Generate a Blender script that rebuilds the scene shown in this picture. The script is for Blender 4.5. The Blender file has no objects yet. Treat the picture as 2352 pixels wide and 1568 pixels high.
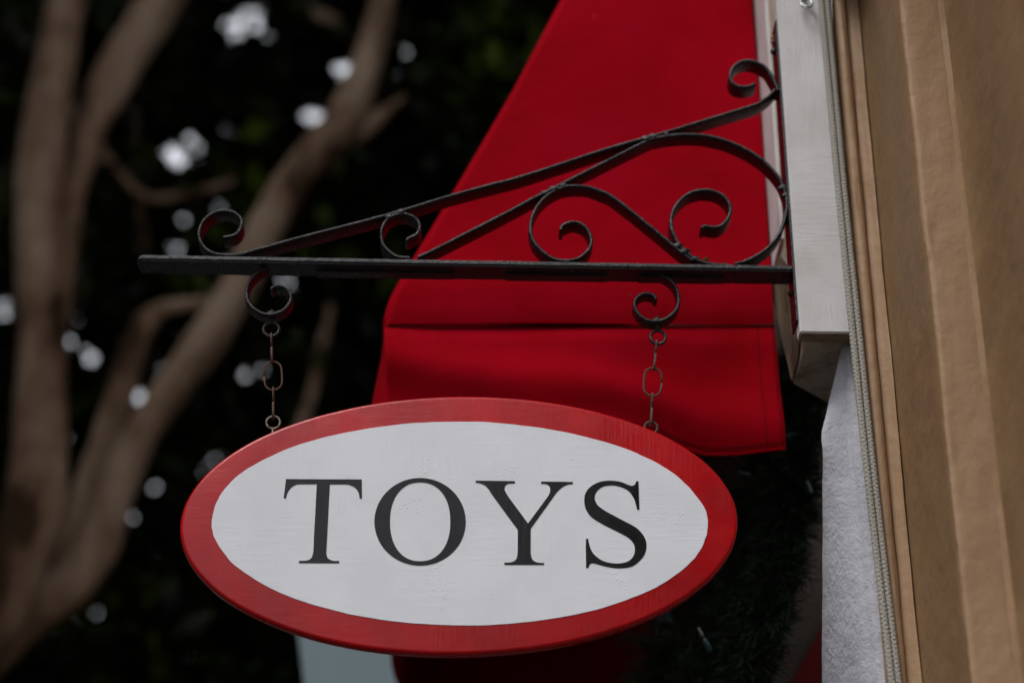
import bpy, bmesh, math, random
import numpy as np
from mathutils import Vector, Matrix, noise as mnoise
R = math.radians
C = bpy.context.scene.collection
SC = bpy.context.scene

# ------------------------------------------------------------------ camera
F = 5000.0            # focal length in units of 1/2352 frame width
PITCH, YAW = R(28.5), R(1.65)
CAM = Vector((0.0, -3.05, 1.6))
cd = bpy.data.cameras.new('camera'); cam = bpy.data.objects.new('camera', cd); C.objects.link(cam)
cam.location = CAM; cam.rotation_euler = (R(90) + PITCH, 0, -YAW)
cd.sensor_width = 36; cd.lens = F / 2352 * 36
cd.clip_start = 0.05; cd.clip_end = 2000
cd.dof.use_dof = True; cd.dof.focus_distance = 3.36; cd.dof.aperture_fstop = 1.9
SC.camera = cam

# ------------------------------------------------------------------ light
SUN_EL, SUN_AZ = R(58), R(38)       # azimuth: how far to the left of straight behind the camera
w = bpy.data.worlds.new("World"); SC.world = w; w.use_nodes = True
nt = w.node_tree; bg = nt.nodes['Background']
sky = nt.nodes.new('ShaderNodeTexSky'); sky.sky_type = 'NISHITA'; sky.sun_disc = False
sky.sun_elevation = SUN_EL
sdir = Vector((-math.sin(SUN_AZ), -math.cos(SUN_AZ), 0))
sky.sun_rotation = math.atan2(sdir.x, sdir.y)
sky.air_density = 1.0; sky.dust_density = 3.0
hs = nt.nodes.new('ShaderNodeHueSaturation'); hs.inputs['Saturation'].default_value = 0.30
nt.links.new(sky.outputs[0], hs.inputs['Color']); oc = nt.nodes.new('ShaderNodeMix'); oc.data_type = 'RGBA'; oc.inputs[0].default_value = 0.6      # overcast veil over the clear sky
nt.links.new(hs.outputs[0], oc.inputs[6]); oc.inputs[7].default_value = (11.3, 11.6, 12.4, 1)
nt.links.new(oc.outputs[2], bg.inputs['Color'])
bg.inputs['Strength'].default_value = 0.088
sl = bpy.data.lights.new('sun', 'SUN'); sl.energy = 1.3; sl.angle = R(24); sl.color = (1.0, 0.985, 0.96)
so = bpy.data.objects.new('sun', sl); C.objects.link(so)
tos = Vector((sdir.x * math.cos(SUN_EL), sdir.y * math.cos(SUN_EL), math.sin(SUN_EL)))
so.rotation_euler = tos.to_track_quat('Z', 'Y').to_euler(); so.location = (-2, -6, 9)
SC.view_settings.view_transform = 'Standard'; SC.view_settings.look = 'None'
SC.view_settings.exposure = 0.72; SC.view_settings.gamma = 1.0

def interp(tab, y):
    for (a, b), (c, d) in zip(tab, tab[1:]):
        if y <= c: return b + (d - b) * (y - a) / (c - a)
    return tab[-1][1]
# ------------------------------------------------------------------ measuring helpers
FH = Vector((math.sin(YAW), math.cos(YAW), 0)); RT = Vector((math.cos(YAW), -math.sin(YAW), 0))
FW = FH * math.cos(PITCH) + Vector((0, 0, 1)) * math.sin(PITCH)
UP = -FH * math.sin(PITCH) + Vector((0, 0, 1)) * math.cos(PITCH)
def ray(x, y): return FW * F + RT * (x - 1176) + UP * (784 - y)
def U(x, y, Y=0.0):
    d = ray(x, y); t = (Y - CAM.y) / d.y; return CAM + d * t
def UX(x, y, X):
    d = ray(x, y); t = (X - CAM.x) / d.x; return CAM + d * t
def proj(p):
    v = p - CAM; k = F / v.dot(FW); return 1176 + v.dot(RT) * k, 784 - v.dot(UP) * k
def zoomed(pts, ox, oy, s):      # points measured in an enlarged crop of the 4096 px photo
    return [((ox + a / s) / 1.7415, (oy + b / s) / 1.7415) for a, b in pts]

# ------------------------------------------------------------------ objects
def tag(o, label=None, cat=None, group=None, kind=None):
    if label: o['label'] = label
    if cat: o['category'] = cat
    if group: o['group'] = group
    if kind: o['kind'] = kind
    return o
def empty(name, loc, label, cat, group=None):
    o = bpy.data.objects.new(name, None); C.objects.link(o); o.location = loc; o.empty_display_size = 0.1
    return tag(o, label, cat, group)
def mk(name, verts, faces, mat, parent=None, smooth=False, edgesplit=True):
    me = bpy.data.meshes.new(name)
    me.from_pydata([tuple(v) for v in verts], [], [tuple(f) for f in faces]); me.update()
    bm = bmesh.new(); bm.from_mesh(me); bmesh.ops.recalc_face_normals(bm, faces=bm.faces); bm.to_mesh(me); bm.free()
    me.materials.append(mat)
    if smooth: me.shade_smooth()
    o = bpy.data.objects.new(name, me); C.objects.link(o)
    if parent:
        o.parent = parent
        if parent.type == 'EMPTY': o.matrix_parent_inverse = Matrix.Translation(parent.location).inverted()
    return o
def sharp(o, deg=35):
    o.data.shade_smooth()
    o.data.set_sharp_from_angle(angle=R(deg)); return o

class MB:
    def __init__(s): s.v = []; s.f = []
    def add(s, v, f):
        n = len(s.v); s.v += [tuple(p) for p in v]; s.f += [tuple(i + n for i in q) for q in f]; return s
    def box(s, a, b, bev=0.0):
        bm = bmesh.new(); bmesh.ops.create_cube(bm, size=1)
        a = Vector(a); b = Vector(b)
        for v in bm.verts: v.co = Vector([(a[i] + b[i]) / 2 + v.co[i] * abs(b[i] - a[i]) for i in range(3)])
        if bev: bmesh.ops.bevel(bm, geom=list(bm.edges), offset=bev, segments=2, affect='EDGES')
        s.bm(bm); return s
    def bm(s, bm):
        bm.verts.index_update()
        s.add([v.co for v in bm.verts], [[v.index for v in f.verts] for f in bm.faces]); bm.free(); return s
    def build(s, name, mat, parent=None, smooth=False): return mk(name, s.v, s.f, mat, parent, smooth)

def catmull(p, n=6, closed=False):
    p = [Vector(q) for q in p]; out = []
    N = len(p)
    rng = range(N if closed else N - 1)
    for i in rng:
        a = p[(i - 1) % N] if (closed or i > 0) else p[i] * 2 - p[i + 1]
        b = p[i]; c = p[(i + 1) % N]
        d = p[(i + 2) % N] if (closed or i + 2 < N) else c * 2 - b
        for k in range(n):
            t = k / n
            out.append(0.5 * ((2 * b) + (c - a) * t + (2 * a - 5 * b + 4 * c - d) * t * t + (3 * b - a - 3 * c + d) * t ** 3))
    if not closed: out.append(p[-1].copy())
    return out

def tube(path, rad, seg=12, closed=False, disp=None, flat=1.0):
    """swept tube; rad number or list; disp(i, a)->scale"""
    path = [Vector(p) for p in path]; n = len(path)
    rs = rad if isinstance(rad, (list, tuple)) else [rad] * n
    v = []; f = []
    t0 = (path[1] - path[0]).normalized()
    ref = Vector((0, 1, 0)) if abs(t0.y) < 0.9 else Vector((1, 0, 0))
    u = (ref - t0 * ref.dot(t0)).normalized()
    for i in range(n):
        if closed: t = (path[(i + 1) % n] - path[i - 1]).normalized()
        else: t = (path[min(i + 1, n - 1)] - path[max(i - 1, 0)]).normalized()
        u = (u - t * u.dot(t)).normalized(); b = t.cross(u)
        for k in range(seg):
            a = 2 * math.pi * k / seg; r = rs[i] * (disp(i, a) if disp else 1)
            v.append(path[i] + u * (math.cos(a) * r) + b * (math.sin(a) * r * flat))
    m = n if closed else n - 1
    for i in range(m):
        j = (i + 1) % n
        for k in range(seg):
            l = (k + 1) % seg
            f.append((i * seg + k, i * seg + l, j * seg + l, j * seg + k))
    if not closed:
        f.append(tuple(range(seg))[::-1]); f.append(tuple((n - 1) * seg + k for k in range(seg)))
    return v, f

def strap(pts2, Y0, Y1, th, n=5, closed=False, jit=0.0, taper=False):
    """flat bar bent along a path given in frame units on the plane of its front edge Y0; th thickness; runs back to Y1"""
    P = catmull([U(x, y, Y0) for x, y in pts2], n)
    v = []; f = []; b = th * 0.34
    N = len(P)
    for i, p in enumerate(P):
        t = (P[min(i + 1, N - 1)] - P[max(i - 1, 0)]).normalized(); nn = Vector((-t.z, 0, t.x))
        h = th / 2
        if jit: h *= 1 + jit * mnoise.noise(p * 60)
        if taper and (i < 3 or i > N - 4): h *= 0.9
        prof = [(-h, b), (-h + b, 0), (h - b, 0), (h, b), (h, Y1 - Y0 - b), (h - b, Y1 - Y0), (-h + b, Y1 - Y0), (-h, Y1 - Y0 - b)]
        for a, q in prof:
            v.append(Vector((p.x, Y0 + q, p.z)) + nn * a)
    for i in range(N - 1):
        for k in range(8):
            l = (k + 1) % 8; f.append((i * 8 + k, i * 8 + l, i * 8 + 8 + l, i * 8 + 8 + k))
    f.append(tuple(range(8))[::-1]); f.append(tuple((N - 1) * 8 + k for k in range(8)))
    return v, f

def sheet_poly(outer, holes, Y0, Y1):
    """flat plate with an outline (Vector list on plane) extruded from Y0 (front) to Y1"""
    cu = bpy.data.curves.new('tmp', 'CURVE'); cu.dimensions = '2D'; cu.fill_mode = 'BOTH'; cu.extrude = abs(Y1 - Y0) / 2
    for lp in [outer] + holes:
        sp = cu.splines.new('POLY'); sp.points.add(len(lp) - 1); sp.use_cyclic_u = True
        for i, p in enumerate(lp): sp.points[i].co = (p[0], p[1], 0, 1)
    ob = bpy.data.objects.new('tmp', cu); C.objects.link(ob)
    dg = bpy.context.evaluated_depsgraph_get(); me = ob.evaluated_get(dg).to_mesh()
    v = [(q.co.x, (Y0 + Y1) / 2 - q.co.z, q.co.y) for q in me.vertices]; f = [tuple(p.vertices) for p in me.polygons]
    ob.evaluated_get(dg).to_mesh_clear(); bpy.data.objects.remove(ob); bpy.data.curves.remove(cu)
    return v, f

# ------------------------------------------------------------------ materials
def mat(name, base, rough=0.6, spec=0.5, metallic=0.0):
    m = bpy.data.materials.new(name); m.use_nodes = True
    b = m.node_tree.nodes['Principled BSDF']
    b.inputs['Base Color'].default_value = (*base, 1); b.inputs['Roughness'].default_value = rough
    b.inputs['Specular IOR Level'].default_value = spec; b.inputs['Metallic'].default_value = metallic
    return m
class N:
    """tiny node helper"""
    def __init__(s, m):
        s.m = m; s.t = m.node_tree; s.b = s.t.nodes['Principled BSDF']
        tc = s.t.nodes.new('ShaderNodeNewGeometry'); s.pos = tc.outputs['Position']; s.geo = tc
    def new(s, k): return s.t.nodes.new(k)
    def link(s, a, b): s.t.links.new(a, b)
    def map(s, scale=(1, 1, 1), rot=(0, 0, 0)):
        n = s.new('ShaderNodeMapping'); n.inputs['Scale'].default_value = scale; n.inputs['Rotation'].default_value = rot
        s.link(s.pos, n.inputs['Vector']); return n.outputs[0]
    def noise(s, scale, detail=4, rough=0.6, vec=None, dist=0.0):
        n = s.new('ShaderNodeTexNoise'); n.inputs['Scale'].default_value = scale; n.inputs['Detail'].default_value = detail
        n.inputs['Roughness'].default_value = rough; n.inputs['Distortion'].default_value = dist
        s.link(vec or s.pos, n.inputs['Vector']); return n.outputs['Fac']
    def voro(s, scale, vec=None, feature='F1'):
        n = s.new('ShaderNodeTexVoronoi'); n.inputs['Scale'].default_value = scale; n.feature = feature
        s.link(vec or s.pos, n.inputs['Vector']); return n.outputs['Distance']
    def ramp(s, fac, stops):
        n = s.new('ShaderNodeValToRGB'); cr = n.color_ramp
        while len(cr.elements) < len(stops): cr.elements.new(0.5)
        for e, (p, c) in zip(cr.elements, stops):
            e.position = p; e.color = (*c, 1) if isinstance(c, (tuple, list)) else (c, c, c, 1)
        s.link(fac, n.inputs[0]); return n.outputs[0]
    def mix(s, fac, a, b, mode='MIX'):
        n = s.new('ShaderNodeMix'); n.data_type = 'RGBA'; n.blend_type = mode
        if hasattr(fac, 'links'): s.link(fac, n.inputs[0])
        else: n.inputs[0].default_value = fac
        for q, i in ((a, 6), (b, 7)):
            if hasattr(q, 'links'): s.link(q, n.inputs[i])
            else: n.inputs[i].default_value = (*q, 1)
        return n.outputs[2]
    def math(s, op, a, b=0.0):
        n = s.new('ShaderNodeMath'); n.operation = op
        for q, i in ((a, 0), (b, 1)):
            if hasattr(q, 'links'): s.link(q, n.inputs[i])
            else: n.inputs[i].default_value = q
        return n.outputs[0]
    def col(s, c): s.link(c, s.b.inputs['Base Color'])
    def rough(s, c): s.link(c, s.b.inputs['Roughness'])
    def bump(s, h, dist=0.001, strength=1.0):
        n = s.new('ShaderNodeBump'); n.inputs['Distance'].default_value = dist; n.inputs['Strength'].default_value = strength
        prev = s.b.inputs['Normal'].links
        if prev: s.link(prev[0].from_socket, n.inputs['Normal'])
        s.link(h, n.inputs['Height']); s.link(n.outputs[0], s.b.inputs['Normal'])

M = {}
def paint(name, c0, c1, rough=0.42, dirt=(0.25, 0.22, 0.17), streak=0.0, blister=True, spec=0.5, bs=1.0, dirty=0.66):
    m = mat(name, c0, rough, spec); n = N(m)
    a = n.noise(9, 5, 0.6); c = n.mix(n.ramp(a, [(0.35, 0.0), (0.7, 1.0)]), c0, c1)
    d = n.noise(420, 2, 0.5); c = n.mix(n.ramp(d, [(dirty + 0.12, 0.0), (dirty + 0.2, 0.8)]), c, dirt)
    n.col(c)
    br = n.noise(60, 5, 0.65, n.map((0.35, 1, 3.2), (0, R(8), 0)))
    br2 = n.noise(60, 5, 0.65, n.map((3.4, 1, 0.3), (0, R(-6), 0)))
    sw = n.ramp(n.noise(6, 2), [(0.42, 0.0), (0.58, 1.0)])
    brm = n.mix(sw, br, br2)
    n.bump(brm, 0.00045 * bs, 0.7)
    if blister:
        v = n.voro(190); vm = n.ramp(v, [(0.0, 1.0), (0.28, 0.0)])
        gate = n.ramp(n.noise(14, 3), [(0.56, 0.0), (0.68, 1.0)])
        n.bump(n.mix(1.0, vm, gate, 'MULTIPLY'), 0.0009 * bs, 0.8)
    r = n.noise(25, 3); n.rough(n.ramp(r, [(0.3, rough - 0.07), (0.7, rough + 0.1)]))
    return m
M['sign_white'] = paint('sign_white', (0.72, 0.745, 0.80), (0.66, 0.685, 0.735), 0.4, bs=1.4)
M['sign_red'] = paint('sign_red', (0.43, 0.002, 0.006), (0.30, 0.0015, 0.004), 0.27, (0.16, 0.01, 0.01), spec=0.3, blister=False, dirty=0.8, bs=1.6)
M['sign_black'] = paint('sign_black', (0.003, 0.003, 0.004), (0.004, 0.004, 0.005), 0.20, (0.003, 0.003, 0.004), bs=0.7, spec=0.3)
M['white_board'] = paint('white_board', (0.62, 0.60, 0.61), (0.50, 0.475, 0.46), 0.55, bs=3.0)

def iron():
    m = mat('black_iron', (0.010, 0.010, 0.013), 0.5, 0.5); n = N(m)
    a = n.noise(70, 5, 0.7); r = n.ramp(a, [(0.56, 0.0), (0.70, 1.0)])
    c = n.mix(r, (0.005, 0.005, 0.008), (0.020, 0.013, 0.010))
    d = n.ramp(n.noise(330, 3, 0.7), [(0.64, 0.0), (0.74, 1.0)]); c = n.mix(d, c, (0.12, 0.11, 0.11))
    n.col(c); n.rough(n.ramp(n.noise(120, 3), [(0.3, 0.22), (0.7, 0.42)]))
    n.bump(n.noise(160, 5, 0.7), 0.0022, 0.9); n.bump(n.noise(600, 3, 0.7), 0.0006, 0.8)
    return m
M['iron'] = iron()
def rust(name, c0, c1, metal=0.0, rg=0.7):
    m = mat(name, c0, rg, 0.4, metal); n = N(m)
    a = n.noise(220, 5, 0.7); n.col(n.mix(n.ramp(a, [(0.38, 0.0), (0.62, 1.0)]), c0, c1)); n.bump(n.noise(700, 4), 0.0009, 0.9); return m
M['rust'] = rust('rusty_steel', (0.13, 0.055, 0.028), (0.055, 0.035, 0.03))
M['rust_dark'] = rust('darker_rusty_steel', (0.045, 0.035, 0.032), (0.10, 0.065, 0.03))
M['brassy'] = rust('tarnished_ring', (0.22, 0.20, 0.15), (0.03, 0.028, 0.03), 0.7, 0.35)
M['steel'] = rust('bright_steel', (0.55, 0.55, 0.55), (0.4, 0.4, 0.4), 0.95, 0.22)
M['orange_rust'] = rust('orange_rust', (0.32, 0.14, 0.03), (0.12, 0.05, 0.02))

def fabric(name, c0, c1, speck=True):
    m = mat(name, c0, 0.9, 0.03); n = N(m)
    a = n.noise(5, 5, 0.55); c = n.mix(n.ramp(a, [(0.35, 0.0), (0.7, 1.0)]), c0, c1)
    c = n.mix(n.ramp(n.noise(4.3, 3, 0.5, n.map((1, 1, 1.6), (0, R(40), 0))), [(0.52, 0.0), (0.68, 0.45)]), c, (c0[0] * 1.1, 0.002, 0.014))  # soft patches of cloth sheen put into the colour
    if speck:
        s = n.ramp(n.noise(55, 2, 0.4), [(0.80, 0.0), (0.84, 0.35)]); c = n.mix(s, c, (0.30, 0.12, 0.12))
    n.col(c)
    wv = n.new('ShaderNodeTexWave'); wv.inputs['Scale'].default_value = 260; wv.bands_direction = 'Z'; n.link(n.pos, wv.inputs['Vector'])
    wx = n.new('ShaderNodeTexWave'); wx.inputs['Scale'].default_value = 260; wx.bands_direction = 'X'; n.link(n.pos, wx.inputs['Vector'])
    n.bump(n.mix(0.5, wv.outputs['Fac'], wx.outputs['Fac']), 0.0004, 0.5)
    n.bump(n.noise(6, 4, 0.5), 0.012, 0.6)
    n.b.inputs['Sheen Weight'].default_value = 0.0; n.b.inputs['Sheen Roughness'].default_value = 0.4
    n.b.inputs['Sheen Tint'].default_value = (1, 0.35, 0.35, 1)
    return m
M['red_cloth'] = fabric('red_canvas', (0.31, 0.0006, 0.008), (0.25, 0.0004, 0.004))
M['thread'] = mat('dark_thread', (0.02, 0.002, 0.003), 0.9, 0.1)

def plaster(name, c0, c1, grain=1.0, dirt=None, scale=1.0):
    m = mat(name, c0, 0.78, 0.25); n = N(m)
    a = n.noise(7, 5, 0.65); c = n.mix(n.ramp(a, [(0.3, 0.0), (0.7, 1.0)]), c0, c1)
    if dirt:
        g = n.ramp(n.noise(11, 6, 0.72, n.map((1, 1, 0.5))), [(0.50, 0.0), (0.66, 1.0)]); c = n.mix(g, c, dirt)
    k = n.ramp(n.noise(75, 2, 0.5), [(0.74, 0.0), (0.77, 0.7)]); c = n.mix(k, c, tuple(q * 0.35 for q in c0))
    n.col(c)
    n.bump(n.noise(22 * scale, 6, 0.7), 0.006 * grain, 0.8)
    n.bump(n.noise(120 * scale, 3, 0.6, n.map((1, 1, 0.5))), 0.0013 * grain, 0.8)
    return m
M['rough_plaster'] = plaster('rough_white_plaster', (0.50, 0.50, 0.545), (0.39, 0.39, 0.43), 1.3, scale=1.1)
M['dirty_cream'] = plaster('dirty_cream_wood', (0.58, 0.55, 0.49), (0.50, 0.44, 0.33), 0.6, (0.24, 0.19, 0.11))
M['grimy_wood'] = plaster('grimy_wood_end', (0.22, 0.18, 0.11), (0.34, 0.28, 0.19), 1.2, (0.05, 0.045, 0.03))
M['moss_shade'] = plaster('mossy_grime_and_shade', (0.09, 0.075, 0.045), (0.22, 0.19, 0.13), 1.6, (0.03, 0.028, 0.018))
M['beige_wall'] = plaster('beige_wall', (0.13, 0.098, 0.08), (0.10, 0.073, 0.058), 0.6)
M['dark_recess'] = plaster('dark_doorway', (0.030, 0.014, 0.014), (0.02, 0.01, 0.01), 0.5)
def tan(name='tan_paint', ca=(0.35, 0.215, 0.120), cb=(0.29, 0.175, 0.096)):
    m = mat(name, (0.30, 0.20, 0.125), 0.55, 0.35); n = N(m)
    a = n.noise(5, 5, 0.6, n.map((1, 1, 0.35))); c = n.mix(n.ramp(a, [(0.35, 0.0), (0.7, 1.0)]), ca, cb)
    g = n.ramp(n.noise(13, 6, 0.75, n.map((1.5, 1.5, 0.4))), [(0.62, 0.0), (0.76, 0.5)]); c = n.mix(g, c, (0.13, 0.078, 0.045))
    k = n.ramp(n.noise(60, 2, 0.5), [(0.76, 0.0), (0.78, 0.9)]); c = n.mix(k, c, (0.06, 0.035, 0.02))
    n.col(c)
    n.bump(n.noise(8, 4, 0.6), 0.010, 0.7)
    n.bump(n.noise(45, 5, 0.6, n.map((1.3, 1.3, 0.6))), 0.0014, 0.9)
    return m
M['tan'] = tan()
M['shaded_tan'] = tan('shaded_tan_paint', (0.285, 0.170, 0.084), (0.215, 0.127, 0.060))
def cordm():
    m = mat('braided_cord', (0.5, 0.5, 0.45), 0.85, 0.2); n = N(m)
    c = n.ramp(n.noise(900, 3), [(0.3, (0.30, 0.285, 0.25)), (0.7, (0.46, 0.44, 0.39))]); c = n.mix(n.ramp(n.noise(8, 3), [(0.4, 0.0), (0.75, 0.5)]), c, (0.3, 0.28, 0.24)); fs = []
    for sg_ in (1, -1):
        wv = n.new('ShaderNodeTexWave'); wv.inputs['Scale'].default_value = 52; wv.bands_direction = 'Z'; wv.inputs['Distortion'].default_value = 1.6
        n.link(n.map((1, 1, 1), (0, R(34 * sg_), 0)), wv.inputs['Vector']); fs.append(wv.outputs['Fac'])
    hh = n.math('MAXIMUM', fs[0], fs[1]); c = n.mix(n.ramp(hh, [(0.40, 0.38), (0.95, 0.0)]), c, (0.07, 0.065, 0.055)); n.col(c); n.bump(hh, 0.001, 0.7)
    n.bump(n.noise(1500, 3), 0.0004, 0.9); return m
M['cord'] = cordm()
def bark():
    m = mat('pale_bark', (0.2, 0.16, 0.13), 0.8, 0.2); n = N(m)
    a = n.noise(3.2, 4, 0.6, n.map((1, 1, 0.45))); c = n.ramp(a, [(0.36, (0.09, 0.048, 0.026)), (0.47, (0.44, 0.285, 0.185)), (0.60, (0.72, 0.53, 0.38))]); n.col(c)
    n.bump(n.noise(14, 6, 0.7), 0.03, 0.8); return m
M['bark'] = bark()
def leafm():
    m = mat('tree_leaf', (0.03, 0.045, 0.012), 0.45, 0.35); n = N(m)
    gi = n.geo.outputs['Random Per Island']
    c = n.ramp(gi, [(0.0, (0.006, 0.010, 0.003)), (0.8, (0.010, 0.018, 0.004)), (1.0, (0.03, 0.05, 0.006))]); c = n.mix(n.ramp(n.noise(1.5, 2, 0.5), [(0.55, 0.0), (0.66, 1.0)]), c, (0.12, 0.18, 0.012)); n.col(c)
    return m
M['leaf'] = leafm()
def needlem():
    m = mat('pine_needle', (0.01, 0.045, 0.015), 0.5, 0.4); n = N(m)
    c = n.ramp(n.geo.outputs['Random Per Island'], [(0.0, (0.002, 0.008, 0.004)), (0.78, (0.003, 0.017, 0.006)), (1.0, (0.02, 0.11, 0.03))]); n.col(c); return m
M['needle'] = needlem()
M['twig'] = mat('brown_twig', (0.05, 0.03, 0.02), 0.8, 0.2)
M['teal'] = mat('teal_plastic', (0.003, 0.025, 0.028), 0.4, 0.5)
M['bulb'] = mat('frosted_bulb', (0.09, 0.07, 0.06), 0.25, 0.5)
M['blue_wall'] = plaster('pale_blue_wall', (0.36, 0.50, 0.53), (0.34, 0.47, 0.50), 0.3)
M['asphalt'] = plaster('asphalt', (0.05, 0.05, 0.052), (0.04, 0.04, 0.042), 0.5)
M['concrete'] = plaster('pavement_concrete', (0.065, 0.063, 0.06), (0.05, 0.048, 0.045), 0.5)
M['ribbon'] = mat('dark_red_ribbon', (0.22, 0.004, 0.006), 0.4, 0.4)
M['web'] = mat('web_dust', (0.45, 0.38, 0.25), 0.8, 0.2)
M['glass'] = mat('dark_glass', (0.03, 0.04, 0.045), 0.08, 0.6)

# ------------------------------------------------------------------ ground
def slab(name, x0, x1, y0, y1, z, m):
    o = mk(name, [(x0, y0, z), (x1, y0, z), (x1, y1, z), (x0, y1, z)], [(0, 1, 2, 3)], m); tag(o, kind='structure'); return o
slab('ground', -300, 300, -300, 300, -0.16, M['asphalt'])
slab('road', -14, -4.5, -200, 200, -0.13, M['asphalt'])
pv = MB().box((-4.4, -60, -0.15), (6, 60, 0.0), 0.01).build('pavement', M['concrete']); tag(pv, kind='structure')

for yb, (x_, h_), lab in ((-26, (-15.5, 13), 'plain stucco house across the street, behind the photographer'), (-6, (-15.0, 11), 'plain stucco house straight across the street'), (14, (-15.5, 14), 'taller stucco house across the street beyond the tree')):
    hb = empty('street_house', (x_ - 5, yb + 10, 0), lab, 'house', 'houses across the street')
    HB = (x_, yb, h_, hb)
    HOUSES = globals().setdefault('HOUSES', []); HOUSES.append(HB)
# ------------------------------------------------------------------ building
for x_, yb, h_, hb in HOUSES:
    MB().box((x_ - 10, yb + 0.05, 0), (x_, yb + 19.9, h_), 0).build('wall', M['dirty_cream'], hb)
    MB().box((x_ - 10.2, yb + 0.02, h_), (x_ + 0.35, yb + 19.95, h_ + 0.4), 0.05).build('roof', M['concrete'], hb)
    for k in range(5):
        for j in range(3):
            y_ = yb + 2 + k * 3.7; z_ = 1.2 + j * 3.4
            if z_ + 2 < h_: MB().box((x_ - 0.02, y_, z_), (x_ + 0.012, y_ + 1.3, z_ + 1.9), 0).build('window', M['glass'], hb)
XP = U(1812, 402, -0.03).x           # left face of the white corner board
bld = empty('shop_building', (1.2, 0.5, 0), 'tan painted shop front with white board and rough white plaster pier', 'building')
zb = U(1880, 763, -0.03).z           # foot of the board
def prism(prof, z0, z1, rows=1, wob=0.0, seed=0):
    """vertical extrusion of an open XY profile, many rows so that the edges can wander a little"""
    v = []; f = []; n = len(prof)
    for j in range(rows + 1):
        z = z0 + (z1 - z0) * j / rows
        for i, (x, y) in enumerate(prof):
            d = Vector((0, 0, 0))
            if wob and 0 < i < n - 1:
                q = Vector((i * 7.3 + seed, seed, z * 9)); d = Vector((mnoise.noise(q) + 0.5 * mnoise.noise(q * 4), mnoise.noise(q + Vector((50, 0, 0))), 0)) * wob
            v.append((x + d.x, y + d.y, z))
    for j in range(rows):
        for i in range(n - 1):
            f.append((j * n + i, j * n + i + 1, (j + 1) * n + i + 1, (j + 1) * n + i))
    return v, f
# white corner board
xr = U(1931, 402, -0.03).x
o = MB().box((XP, -0.030, zb), (xr, 0.002, 7.5), 0.002).build('corner_board', M['white_board'], bld); sharp(o)
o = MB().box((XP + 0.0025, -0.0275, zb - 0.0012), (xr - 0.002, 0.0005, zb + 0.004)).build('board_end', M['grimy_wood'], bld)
# beam behind the board, running back over the door
zk = zb + 0.004
XB = XP + 0.016
_p = [(0.004, zk), (0.155, zk), (0.33, zk + 0.30), (0.33, 7.5), (0.004, 7.5)]
o = MB().add([(XB, a, b) for a, b in _p] + [(xr + 0.01, a + (0.08 if 0.1 < a else 0), b) for a, b in _p], [(0, 1, 2, 3, 4), (9, 8, 7, 6, 5)] + [(i, (i + 1) % 5, (i + 1) % 5 + 5, i + 5) for i in range(5)]).build('beam', M['dirty_cream'], bld); sharp(o)
zf = UX(1772, 655, XB).z
o = MB().box((XB - 0.005, 0.150, zf), (XB + 0.004, 0.262, 7.5), 0.001).build('fillet', M['white_board'], bld); sharp(o)
o = MB().add([(XB - 0.003, a, b) for a, b in ((0.050, zk + 0.03), (0.08, zk + 0.006), (0.154, zk + 0.004), (0.325, zk + 0.30), (0.31, zk + 0.38), (0.22, zk + 0.30), (0.10, zk + 0.19))], [(0, 1, 2, 3, 4, 5, 6)]).build('moss_shade_patch', M['moss_shade'], bld)  # mossy grime, coloured darker to hold the shade low on the beam
# pier of rough plaster under the beam
rows = 60; v = []; f = []; NP = 0
for j in range(rows + 1):
    y = 700 + (1900 - 700) * j / rows
    pr = U(1960 + (y - 800) * 0.103, y, 0.012); pl = U(1936 + (y - 800) * 0.100, y, 0.014)
    z = pr.z
    sx = interp([(700, 1965), (780, 1953), (800, 1947), (850, 1924), (900, 1903), (976, 1890), (1568, 1878), (2000, 1868)], y); BB = 0.045 * min(1, max(0.02, (y - 790) / 200)); far = UX(sx, y, pl.x - BB)
    yf = max(0.030, min(0.8, far.y))
    prof = [(pr.x + 0.12, 0.0118), (pr.x, 0.012), (pl.x + 0.01, 0.012), (pl.x + 0.002, 0.016), (pl.x, 0.026)]
    for k in range(1, 15):
        a = math.pi / 2 * k / 14; prof.append((pl.x - BB * math.sin(a), 0.026 + (yf - 0.026) * (1 - math.cos(a)) ** 0.8))
    prof += [(pl.x - BB + 0.006, yf + 0.01), (pl.x - BB + 0.03, yf + 0.02), (pl.x + 0.30, yf + 0.02)]
    NP = len(prof)
    for i, (x, q) in enumerate(prof):
        zz = min(z, zk - 0.003) if j else zk - 0.002
        v.append((x + (0.0012 * mnoise.noise(Vector((i * 1.3, z * 30, 0))) if i > 3 else 0), q, zz))
for j in range(rows):
    for i in range(NP - 1): f.append((j * NP + i, j * NP + i + 1, (j + 1) * NP + i + 1, (j + 1) * NP + i))
o = mk('pier', v, f, M['rough_plaster'], bld, True)
pier_low = min(p[2] for p in v)
o = MB().box((U(1960, 900, 0.012).x, 0.012, 0), (1.2, 0.6, pier_low + 0.01), 0.01).build('pier_base', M['rough_plaster'], bld)
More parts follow.
